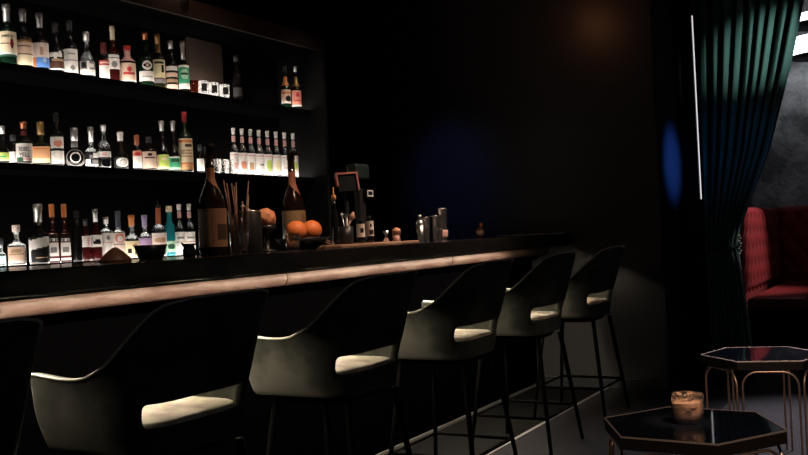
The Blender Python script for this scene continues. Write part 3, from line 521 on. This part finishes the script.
for X,Y,w in ((3.665,2.69,'left'),(3.80,2.695,'right')):
    o=MB(); o.ball((0,0,0),.052,28,18,sz=.95); o=o.build('orange',M['orange']); o.location=(X,Y,Z0+.094)
    tag(o,w+' of the two oranges in the low black bowl','fruit','oranges in the bowl')
    b=MB(); b.lathe([(.048,.006),(.051,.004)],8); b.build('stem_button',mat('stem_brown',(.15,.10,.04),.7),o)
tumbler('rocks_glass','short glass with amber liquid left of the orange bowl',(3.535,2.62,Z0),.036,.078,M['clear'])
b=MB(); b.lathe([(.011,.028),(.045,.031)],20); b.build('drink',mat('amber_drink',(.25,.10,.04),.15),bpy.data.objects['rocks_glass'])
t=thing('serving_tongs','silver tongs lying over the rim of the orange bowl','tongs',(3.87,2.66,Z0))
b=MB(); b.tube([(-.09,0,.068),(0,.0,.042),(.06,0,.030)],.004); b.tube([(-.09,.02,.068),(0,.012,.034),(.06,.0,.018)],.004); b.tube([(.06,0,.030),(.075,0,.022),(.06,0,.018)],.004); b.build('arms',M['chrome'],t)
t=thing('chopping_board','long thin wooden board lying on the counter','board',(4.285,2.68,Z0))
b=MB(); b.box(-.405,.405,-.11,.09,0,.0135); b.build('plank',M['board'],t,bevel=.003)
t=thing('brown_dome','brown dome-shaped cover on the counter before the pale labels','cover',(2.515,2.70,Z0))
b=MB(); b.lathe([(0,.062),(.008,.060),(.025,.045),(.042,.026),(.052,.012),(.056,.003)],28); b.build('shell',M['dome'],t)
t=thing('black_bowl','black flat-bottomed bowl on the counter right of the brown dome','bowl',(2.70,2.70,Z0))
b=MB(); b.lathe([(0,.045),(.006,.048),(.058,.066),(.058,.062),(.010,.042)],28); b.build('bowl',M['black'],t)
t=thing('milk_jug','small dark steel jug with curved handle on the counter','jug',(2.92,2.70,Z0),-.4)
b=MB(); b.lathe([(0,.024),(.005,.027),(.028,.028),(.045,.020),(.056,.023),(.056,.020),(.03,.024)],20); b.build('body',mat('dark_steel',(.12,.12,.12),.2,metal=1),t)
b=MB(); b.tube([(.020,0,.052),(.042,0,.052),(.046,0,.03),(.026,0,.016)],.0035); b.build('handle',MATS['dark_steel'],t)
b=MB(); b.tube([(-.020,0,.046),(-.034,0,.060)],[.007,.003]); b.build('spout',MATS['dark_steel'],t)
ZB=Z0+.014
t=thing('tool_jar','black jar of bar tools on the wooden board','jar',(4.15,2.72,ZB))
b=MB(); b.lathe([(0,.036),(.004,.039),(.095,.040),(.095,.037),(.018,.036)],24); b.build('body',M['black'],t)
t=thing('peeler','pale peeler standing in the black tool jar','peeler',(4.15,2.72,ZB+.021))
b=MB(); b.tube([(.012,0,0),(-.016,-.02,.135)],.006); b.build('handle',M['white'],t)
b=MB(); b.box(-.045,.0,-.027,-.019,.125,.142); b.build('blade',M['chrome'],t)
t=thing('citrus_reamer','wooden reamer with pale head standing in the black tool jar','reamer',(4.15,2.72,ZB+.021))
b=MB(); b.tube([(.010,.014,0),(.030,.004,.075),(.052,-.004,.11)],.005); b.build('handle',M['board'],t)
b=MB(); b.tube([(.052,-.004,.108),(.06,-.006,.125),(.072,-.008,.15)],[.008,.018,.004],10); b.build('head',M['board'],t)
t=thing('bar_spoon','dark bar spoon standing in the black tool jar','spoon',(4.15,2.72,ZB+.021))
b=MB(); b.tube([(.0,-.01,0),(.0,.02,.13)],.003); b.ball((0,.021,.138),.010,10,6); b.build('stem',M['steel'],t)
t=thing('jigger','small steel jigger on the board right of the bitters','jigger',(4.50,2.68,ZB))
b=MB(); b.lathe([(0,.019),(.028,.007),(.062,.020),(.062,.018),(.032,.005)],20); b.build('cups',M['chrome'],t)
t=thing('ramekin','little pink dish on the board beside the garnish glass','dish',(4.58,2.66,ZB))
b=MB(); b.lathe([(0,.015),(.003,.018),(.032,.020),(.032,.017),(.006,.015)],20); b.build('bowl',M['pinkm'],t)
t=tumbler('garnish_glass','small glass filled with blush fruit at the right end of the board',(4.655,2.70,ZB),.030,.060,M['clear'])
f=MB(); f.ball((0,0,.052),.027,14,10); o=f.build('garnish_fruit',M['grape'],None); o.location=(4.655,2.70,ZB); tag(o,'blush fruit sitting in the small garnish glass','fruit')
# till
t=thing('point_of_sale_terminal','dark touch-screen till with red-brown bezel at the back of the counter','till',(4.42,2.88,Z0),radians(-38))
b=MB(); b.box(-.06,.06,-.04,.035,0,.015); b.build('base',M['black'],t,bevel=.004)
b=MB(); b.tube([(0,.0,.015),(0,.01,.18),(0,.0,.33)],.014); b.build('stand',M['black'],t)
sc=MB(); sc.box(-.058,.058,-.010,.010,-.050,.050); sc=sc.build('screen',M['screen'],t,(0,-.016,.358),rot=(radians(-14),radians(-2),0))
b=MB()
for a in ((-.066,.066,.048,.058),(-.066,-.056,-.02,.048),(.056,.066,-.050,.048)): b.box(a[0],a[1],-.018,.012,a[2],a[3])
b.build('bezel',M['redframe'],sc)
t=thing('receipt_printer','dark greenish printer raised behind the till','printer',(4.60,2.905,Z0))
b=MB(); b.box(-.03,.03,-.02,.02,0,.33); b.build('stand',M['black'],t)
b=MB(); b.box(-.075,.075,-.030,.040,.385,.475); b.build('case',M['teals'],t,bevel=.012)
b=MB(); b.box(.005,.080,-.045,-.005,.275,.325); dsp=b.build('display',M['screen'],t)
b=MB()
for a in ((.012,.074,.314,.319),(.012,.074,.284,.289),(.012,.017,.289,.314),(.069,.074,.289,.314)): b.box(a[0],a[1],-.048,-.0451,a[2],a[3])
b.build('display_frame',M['white'],dsp)
# shakers
def shaker(label,X,Y,r,h,kind):
    t=thing('cocktail_shaker',label,'shaker',(X,Y,Z0))
    if kind=='cobbler':
        b=MB(); b.lathe([(0,r*.75),(.005,r*.8),(h*.62,r)],24); b.build('tin',M['chrome'],t)
        b=MB(); b.lathe([(h*.62,r*1.02),(h*.68,r*1.0),(h*.80,r*.62),(h*.82,r*.5)],24); b.build('strainer_top',M['chrome'],t)
        b=MB(); b.lathe([(h*.82,r*.54),(h*.96,r*.46),(h,r*.3)],20); b.build('cap',M['chrome'],t)
    else:
        b=MB(); b.lathe([(0,r*.72),(.006,r*.78),(h*.98,r),(h,r*1.03),(h,r*.95),(.02,r*.7)],24); b.build('tin',M['chrome'],t)
        if kind=='band': b=MB(); b.lathe([(.02,r*.86),(.026,r*.90),(h*.30,r*.95),(h*.32,r*.90)],24); b.build('grip_band',M['pinkm'],t)
    return t
shaker('cobbler shaker with domed cap, leftmost of the steel shakers',4.945,2.70,.030,.165,'cobbler')
shaker('short steel tin second from left among the shakers',5.055,2.72,.026,.150,'tin')
shaker('steel tin in the middle of the shakers',5.14,2.70,.029,.158,'tin')
shaker('tallest steel tin with rosy band at the right of the shakers',5.24,2.70,.036,.205,'band')
shaker('small open steel tin standing in front of the shakers',5.00,2.60,.022,.075,'tin')
t=tumbler('cocktail_glass','short glass with orange garnish alone near the far end of the counter',(5.80,2.70,Z0),.032,.075,M['clear'])
b=MB(); b.lathe([(.011,.026),(.05,.030)],20); b.build('drink',M['whisky'],t)
b=MB(); b.tube([(-.02,-.02,.06),(.0,-.01,.095),(.02,0,.09)],[.004,.012,.006],8); b.build('garnish',M['orange'],t)

# ------------------------------------------------------------------ bar stools
def make_stool(label):
    t=thing('bar_stool',label,'bar stool',(0,0,0),0,'velvet tub bar stools along the counter')
    # plan of the shell: s from left arm tip, round the back, to right arm tip
    W,D0,D1,R=.262,-.212,.25,.12
    plan=[]
    for i in range(11): plan.append((-W, D1+(D0+R-D1)*i/10))
    for i in range(1,7): a=pi+pi/2*i/7; plan.append((-W+R+R*cos(a), D0+R+R*sin(a)))
    nb=len(plan)
    for i in range(0,11): plan.append((-W+R+(2*W-2*R)*i/10, D0))
    plan+=[(-x,y) for x,y in reversed(plan[:nb])]
    def top(x,y):
        ys=[(-.212,1.055),(-.175,1.038),(-.140,.985),(-.10,.925),(-.05,.875),(.02,.845),(.10,.842),(.25,.856)]
        if y<=ys[0][0]+.003: return 1.058
        for (a,p),(c,q) in zip(ys,ys[1:]):
            if a<=y<=c: return p+(q-p)*(y-a)/(c-a)
        return ys[-1][1]
    rows=[.622,.660,.710,.742,.773,.820]
    NT=5; vs=[];fs=[]; K=len(rows)+NT
    for (x,y) in plan:
        zt=top(x,y)
        zs=rows+[.820+(zt-.820)*(j+1)/NT for j in range(NT)]
        for z in zs:
            q=max(0,min(1,(1.05-z)/.45)); tk=max(0,(.76-z)/.138)**1.7; sx=1-.12*q-.10*tk; cy=-.0
            lean=-.080*max(0,(z-.74)/.31)*max(0,min(1,(.0-y)/.16))
            vs.append((x*sx, cy+(y-cy)*(1-.07*q-.06*tk)+lean, z))
    for i in range(len(plan)-1):
        for j in range(K-1):
            mx=(plan[i][0]+plan[i+1][0])/2; my=(plan[i][1]+plan[i+1][1])/2
            if 2<=j<4 and -.238<mx<.192 and my<D0+.085: continue      # opening above the seat
            fs.append((i*K+j,(i+1)*K+j,(i+1)*K+j+1,i*K+j+1))
    b=MB(); b.add(vs,fs,0,True); sh=b.build('backrest_shell',M['velvet'],t)
    so=sh.modifiers.new('thick','SOLIDIFY'); so.thickness=.034; so.offset=-1
    ss=sh.modifiers.new('smooth','SUBSURF'); ss.levels=2; ss.render_levels=2
    # piping along the top outer edge of both arms and the back
    pts=[]
    for i,(x,y) in enumerate(plan):
        v=vs[i*K+K-1]; pts.append((v[0]*1.004,v[1],v[2]+.001))
    b=MB(); b.tube(pts,.0042,6)
    i=len(plan)-13
    b.tube([(vs[i*K+j][0]*1.008,vs[i*K+j][1]-.002,vs[i*K+j][2]) for j in range(K-1,0,-1)],.0036,6)
    b.build('piping',M['piping'],sh)
    # seat cushion: rounded slab with crowned top
    def cush(z0,z1,w,y0,y1,crown,name,m):
        N=40; b=MB(); vs=[];fs=[]
        prof=[(z0,.92),(z0+.012,.98),(z0+(z1-z0)*.4,1.0),(z1-.018,1.0),(z1-.006,.975),(z1,.93),(z1+crown*.5,.6),(z1+crown,.25)]
        cy=(y0+y1)/2; ry=(y1-y0)/2
        for z,s_ in prof:
            for k in range(N):
                x,y=sect(2*pi*k/N,5,w*s_,ry*s_); vs.append((x,cy+y,z))
        for i in range(len(prof)-1):
            for k in range(N):
                k2=(k+1)%N; fs.append((i*N+k,i*N+k2,(i+1)*N+k2,(i+1)*N+k))
        fs.append(tuple(reversed(range(N)))); fs.append(tuple((len(prof)-1)*N+k for k in range(N)))
        b.add(vs,fs,0,True); return b.build(name,m,t)
    cush(.645,.724,.208,-.185,.240,.014,'seat',M['seatv'])
    cush(.60,.645,.17,-.16,.18,.0,'seat_base',M['legs'])
    for sx in (-1,1):
        for fy,ty in ((-.17,-.245),(.15,.215)):
            b=MB(); b.tube([(sx*.165,fy,.612),(sx*.245,ty,.0)],[.014,.009],10); b.build('leg',M['legs'],t)
    b=MB(); q=.78; z=.20
    pts=[(-.218,-.219,z),(.218,-.219,z),(.218,.192,z),(-.218,.192,z)]
    b.tube(pts,.008,8,closed=True); b.build('footrest',M['legs'],t)
    return t
names=['velvet tub bar stool nearest the camera, cut by the left edge','large velvet tub bar stool, second along the bar, wide curved arm','velvet tub bar stool third along the bar, before the padded-edge seam','velvet tub bar stool fourth along the bar','velvet tub bar stool next to last along the bar','small dim velvet tub bar stool last along the bar, by the end wall']
# name, right rear corner X, then turn
spots=[(1.163,1.985,.0),(1.99,2.0,0),(2.915,2.0,.0),(3.855,2.0,.0),(4.755,2.0,.0),(5.675,2.0,.0)]
st=make_stool(names[0])
for i,(x,y,a) in enumerate(spots):
    if i==0: st.location=(x,y,0); st.rotation_euler=(0,0,a)
    else: dup(st,(x,y,0),a,names[i],st['group'])

# ------------------------------------------------------------------ hexagonal side tables
def hex_table(label,cx,cy,rot,R,H):
    t=thing('side_table',label,'side table',(cx,cy,0))
    P=[(R*cos(rot+pi/3*k),R*sin(rot+pi/3*k)) for k in range(6)]
    b=MB(); b.prism([(x*.982,y*.982) for x,y in P],H-.0053,H-.0012); b.build('glass_top',M['tglass'],t)
    b=MB()
    for k in range(6):
        a,c=P[k],P[(k+1)%6]
        b.add([(a[0]*s_,a[1]*s_,z) for s_ in (.983,1.0) for z in (H-.005,H)]+[(c[0]*s_,c[1]*s_,z) for s_ in (.983,1.0) for z in (H-.005,H)],
              [(0,1,5,4),(2,6,7,3),(1,3,7,5),(0,4,6,2)])
    b.build('rim',M['rim'],t)
    b=MB()
    for k in range(6):
        a,c=P[k],P[(k+1)%6]; s0,s1=.955,.99
        b.add([(a[0]*s_,a[1]*s_,z) for s_ in (s0,s1) for z in (H-.042,H-.0055)]+[(c[0]*s_,c[1]*s_,z) for s_ in (s0,s1) for z in (H-.042,H-.0055)],
              [(0,1,5,4),(2,6,7,3),(1,3,7,5),(0,4,6,2)])
    b.build('apron',M['apron'],t)
    for k in range(6):                       # one arched tube per side: two legs and the bow between them
        a,c=Vector((*P[k],0))*.955,Vector((*P[(k+1)%6],0))*.955
        d=(c-a); L=d.length; d.normalize(); r=.068; off=.016
        pts=[]
        z1=H-.052
        pts.append(a+d*off); pts.append(a+d*off+Vector((0,0,z1-r)))
        for i in range(1,9):
            q=pi/2*i/8; pts.append(a+d*(off+r-r*cos(q))+Vector((0,0,z1-r+r*sin(q))))
        for i in range(0,9):
            q=pi/2*i/8; pts.append(c-d*(off+r-r*sin(q))+Vector((0,0,z1-r+r*cos(q))))
        pts.append(c-d*off)
        b=MB(); b.tube(pts,.0052,8); b.build('leg_arch',M['brass'],t)
    return t
hex_table('hexagonal black glass side table nearest the camera, with the tumbler on it',3.11,.717,radians(27.2),.30,.53)
hex_table('empty hexagonal black glass side table further back at the right edge',4.80,.745,radians(45.5),.292,.53)

t=thing('whisky_tumbler','cut crystal tumbler of peach drink on the nearest side table','glass',(3.125,.728,.530))
b=MB(); N=30; r0,hh=.053,.095; vs=[];fs=[]; prof=[(0,.62,0),(.003,.70,0),(.010,.82,1),(.020,.91,1),(.034,.97,1),(.070,1.0,1),(hh,1.0,0),(hh,.94,0),(.070,.93,0),(.034,.90,0),(.018,.80,0),(.010,.60,0)]
for z,s_,fac in prof:
    for k in range(N):
        q=2*pi*k/N; s2=s_*(1-.05*(k%2)*fac); vs.append((r0*s2*cos(q),r0*s2*sin(q),z))
for i in range(len(prof)-1):
    for k in range(N):
        k2=(k+1)%N; fs.append((i*N+k,i*N+k2,(i+1)*N+k2,(i+1)*N+k))
fs.append(tuple(reversed(range(N)))); fs.append(tuple((len(prof)-1)*N+k for k in range(N)))
b.add(vs,fs,0,False); b.build('bowl',M['crystal'],t)
b=MB(); b.lathe([(.0115,.028),(.016,.038),(.022,.0435),(.034,.0470),(.066,.0485),(.068,.0475)],28); b.build('drink',M['whisky'],t)
b=MB()
for (x,y,z,a) in ((-.014,.004,.075,.4),(.017,-.008,.073,1.1)):
    c,s_=cos(a),sin(a); q=.013
    vs=[(x+c*i*q-s_*j*q,y+s_*i*q+c*j*q,z+k*q) for k in (-1,1) for j in (-1,1) for i in (-1,1)]
    b.add(vs,[(0,2,3,1),(4,5,7,6),(0,1,5,4),(2,6,7,3),(1,3,7,5),(0,4,6,2)])
for i,zz in enumerate((0,)):
    pass
b.build('ice',M['crystal'],t,bevel=.002)

# ------------------------------------------------------------------ curtain
t=thing('curtain','teal velvet curtain gathered to the left beside the doorway','curtain',(7.4,1.5,0))
edge=[(3.08,.70),(2.78,.735),(2.28,.862),(1.70,1.03),(1.22,1.225),(1.0,1.29),(.80,1.27),(.4,1.23),(.0,1.20)]
def redge(z):
    for (a,p),(c,q) in zip(edge,edge[1:]):
        if c<=z<=a: return p+(q-p)*(a-z)/(a-c)
    return edge[0][1]
nu,nz=180,60; vs=[];fs=[]
for j in range(nz+1):
    z=.01+3.07*j/nz; y1=redge(z); w=1.515-y1
    amp=.062+.012*(w/.8)
    for i in range(nu+1):
        u=i/nu; ph=2*pi*9.0*(u+.015*sin(7*u+1)+.012*sin(1.3*z+5*u))
        y=1.515-w*u+.012*sin(2*ph)*(w/.8)
        x=amp*sin(ph)+.014*sin(2.3*ph+1.5*z)-.01
        vs.append((x,y-1.5,z))
for j in range(nz):
    for i in range(nu):
        fs.append((j*(nu+1)+i,j*(nu+1)+i+1,(j+1)*(nu+1)+i+1,(j+1)*(nu+1)+i))
b=MB(); b.add(vs,fs,0,True); o=b.build('drape',M['curtain'],t); s_=o.modifiers.new('thick','SOLIDIFY'); s_.thickness=.004
b=MB()
pts=[(.10*cos(a),-.112+.118*sin(a),1.0+.03*cos(a)) for a in [2*pi*k/24 for k in range(24)]]
b.tube(pts,.014,8,closed=True); tb=b.build('tieback',mat('dark_teal_cord',(.01,.03,.028),.7),t)
for dx,dy,dz in ((-.03,-.232,1.065),(-.035,-.240,1.045),(-.03,-.228,1.025),(-.035,-.242,1.005),(-.03,-.236,.985),(-.035,-.226,.968),(-.03,-.240,.950),(-.035,-.230,.930)):
    b=MB(); b.ball((dx,dy,dz),.0085,10,6); b.build('bead',mat('white_bead',(.9,.88,.86),.15,spec=.8),tb)
b=MB(); b.tube([(0,.01,3.085),(0,-.85,3.085)],.014,10); b.build('curtain_rail',M['black'],t)

# ------------------------------------------------------------------ banquette in the lounge
t=thing('banquette','red tufted velvet corner banquette in the lounge behind the curtain','sofa',(10.2,1.4,0))
def tuft(x0,y0,x1,y1,z0,z1,nx,nz_,depth,name,nrm,thick):
    # padded, diamond-buttoned panel from (x0,y0) to (x1,y1), pushed out along nrm
    L=math.hypot(x1-x0,y1-y0); dx,dy=(x1-x0)/L,(y1-y0)/L
    A,B=int(L*44),int((z1-z0)*44); vs=[];fs=[]
    cw=L/nx; chh=(z1-z0)/nz_
    for j in range(B+1):
        for i in range(A+1):
            u=i/A*L; v=j/B*(z1-z0)
            p=u/cw; q=v/chh
            d1=abs(((p+q*.5)%1)-.5)*2; d2=abs(((p-q*.5)%1)-.5)*2     # creases where either is 1
            hgt=depth*((1-d1**3)*(1-d2**3))**.5
            e=min(u,L-u,v*1.0,(z1-z0)-v)/.05; hgt*=min(1,max(0,e))**.5
            vs.append((x0+dx*u+nrm[0]*hgt,y0+dy*u+nrm[1]*hgt,z0+v))
    for j in range(B):
        for i in range(A): fs.append((j*(A+1)+i,j*(A+1)+i+1,(j+1)*(A+1)+i+1,(j+1)*(A+1)+i))
    b=MB(); b.add(vs,fs,0,True)
    return b.build(name,M['sofa'],t)
wx0,wx1=8.92-10.2,11.45-10.2
w=bx('side_back',M['sofa'],wx0,wx1,.16,.30,.0,1.30,t,.02)
o=tuft(wx0+.005,.159,wx1-.11,.159,.50,1.295,11,5,.05,'tufted_panel',(0,-1),0); o.parent=w
w2=bx('back',M['sofa'],wx1-.1,wx1+.1,-2.4,.159,.0,1.30,t,.02)
o=tuft(wx1-.101,.11,wx1-.101,-2.39,.50,1.295,11,5,.05,'tufted_panel',(-1,0),0); o.parent=w2
b=MB()
N=28
def slab(b,x0,x1,y0,y1,z0,z1,r):
    b.box(x0,x1,y0,y1,z0,z1)
b.box(wx0+.02,wx1-.155,-.40,.105,.34,.46); b.build('seat',M['sofa'],t,bevel=.045)
b=MB(); b.box(wx1-.75,wx1-.155,-2.38,-.405,.34,.46); b.build('seat',M['sofa'],t,bevel=.045)
b=MB(); b.box(wx0+.05,wx1-.11,-.36,.158,.0,.34); b.box(wx1-.70,wx1-.11,-2.36,-.3601,.0,.34); b.build('plinth',M['sofabase'],t)

# ------------------------------------------------------------------ lounge lamp
t=thing('pendant_lamp','white glowing two-tier pendant lamp at the top right edge','lamp',(10.6,.865,3.8))
for r,z0,z1 in ((.385,-.945,-.765),(.375,-.615,-.535)):
    b=MB(); b.lathe([(z0,r*.985),(z0+.01,r),(z1-.01,r),(z1,r*.985)],40,cap=False); o=b.build('shade_ring',M['lampglow'],t)
    b=MB(); b.lathe([(z0-.004,r*.99),(z0-.0005,r*.995)],40); b.lathe([(z1+.0005,r*.995),(z1+.004,r*.99)],40); b.build('shade_disc',mat('dark_lamp_disc',(.02,.02,.02),.7),o)
b=MB(); b.tube([(0,0,-.75),(0,0,0)],.012); b.build('stem',M['steel'],t)
b=MB(); b.lathe([(-.03,.06),(0,.07)],24); b.build('canopy',M['steel'],t)

# ------------------------------------------------------------------ lamps and added fill lights out of frame
def downlight(label,x,y):
    t=thing('downlight',label,'light',(x,y,3.1))
    b=MB(); b.lathe([(-.10,.052),(0,.052),(0,.046),(-.10,.046)],24,cap=False); b.build('housing',M['black'],t)
    return t
t=downlight('black ceiling downlight with warm bulb above the far end of the bar',5.2,2.50)
b=MB(); b.ball((0,0,-.125),.05,16,10); b.build('bulb',M['bulb'],t)
lamp('bar_near_fill','SPOT',(2.4,1.6,3.05),26,(1,.72,.54),target=(2.45,2.72,1.15),spot_size=radians(26),spot_blend=.9,shadow_soft_size=.05)  # added fill to brighten the brown dome
lamp('bar_spot','SPOT',(3.45,1.5,3.05),210,(1,.66,.45),target=(3.6,2.72,1.2),spot_size=radians(38),spot_blend=.9,shadow_soft_size=.05)
lamp('bar_far_spot','SPOT',(4.8,1.6,3.05),270,(1,.74,.58),target=(4.85,2.72,1.2),spot_size=radians(50),spot_blend=.8,shadow_soft_size=.06)
for X in (2.6,3.4,4.2,5.0):
    lamp('shelf_fill','SPOT',(X-.25,2.55,3.05),38,(1,.86,.72),target=(X,3.68,1.75),spot_size=radians(46),spot_blend=.8,shadow_soft_size=.04)  # added unseen fill, lifts the bottles from the front
lamp('soffit_spot','SPOT',(3.86,3.35,2.80),5.5,(1,.6,.4),target=(3.9,3.52,2.51),spot_size=radians(110),spot_blend=1,shadow_soft_size=.02)
lamp('table_fill','SPOT',(1.3,-.7,2.7),240,(1,.78,.60),target=(3.7,.70,.4),spot_size=radians(36),spot_blend=.8,shadow_soft_size=.03)  # added fill for the table rims and legs
lamp('tumbler_fill','SPOT',(2.3,-.3,3.05),480,(1,.66,.42),target=(3.12,.74,.58),spot_size=radians(5),spot_blend=.6,shadow_soft_size=.03)  # narrow fill added for the tumbler alone
lamp('floor_fill','SPOT',(7.95,-.35,2.9),1100,(.95,.9,1),target=(5.3,.55,0),spot_size=radians(40),spot_blend=.9,shadow_soft_size=.1)  # unseen fill added to brighten the floor around the tables
lamp('curtain_spot','SPOT',(6.0,-.7,2.95),230,(.88,1,.96),target=(7.4,1.08,2.43),spot_size=radians(17),spot_blend=1,shadow_soft_size=.02)
lamp('curtain_blue_spot','SPOT',(6.0,.2,2.3),8,(.10,.36,1),target=(7.4,1.38,1.70),spot_size=radians(28),spot_blend=1,shadow_soft_size=.03)
lamp('tieback_fill','SPOT',(6.2,.2,2.9),40,(1,.95,.9),target=(7.36,1.265,1.0),spot_size=radians(4),spot_blend=.5,shadow_soft_size=.01)  # narrow fill added so the tieback beads show
lamp('lounge_fill','SPOT',(9.3,-.2,3.3),230,(1,.86,.80),target=(9.75,1.5,1.0),spot_size=radians(30),spot_blend=.9,shadow_soft_size=.04)  # fill added to brighten the banquette's tufted side
lamp('blue_jamb_spot','SPOT',(6.93,.0,1.8),520,(.05,.20,1),target=(7.03,1.66,1.63),spot_size=radians(23),spot_blend=1,shadow_soft_size=.05)
lamp('blue_wall_spot','SPOT',(4.9,3.3,3.0),66,(.15,.28,1),target=(6.63,3.31,1.58),spot_size=radians(29),spot_blend=1,shadow_soft_size=.1)

# ------------------------------------------------------------------ world, camera, colour
W=bpy.data.worlds.new('dim_night'); S.world=W; W.use_nodes=True
bg=W.node_tree.nodes['Background']; bg.inputs[0].default_value=(.9,.95,1.05,1); bg.inputs[1].default_value=.022
cam=bpy.data.cameras.new('camera'); co=bpy.data.objects.new('camera',cam); C.objects.link(co); S.camera=co
cam.sensor_width=36; cam.lens=925/808*36; cam.clip_start=.05
yaw,pit,rol=radians(29.638),radians(.40),radians(-2.75)
fh=Vector((cos(yaw),sin(yaw),0)); rt=Vector((sin(yaw),-cos(yaw),0)); zz=Vector((0,0,1))
fw=fh*cos(pit)+zz*sin(pit); up=zz*cos(pit)-fh*sin(pit)
r2=rt*cos(rol)+up*sin(rol); u2=up*cos(rol)-rt*sin(rol)
mw=Matrix((r2,u2,-fw)).transposed().to_4x4(); mw.translation=Vector((0,0,1.2)); co.matrix_world=mw
S.view_settings.view_transform='Standard'; S.view_settings.look='None'; S.view_settings.exposure=0; S.view_settings.gamma=1; S.view_settings.use_curve_mapping=False
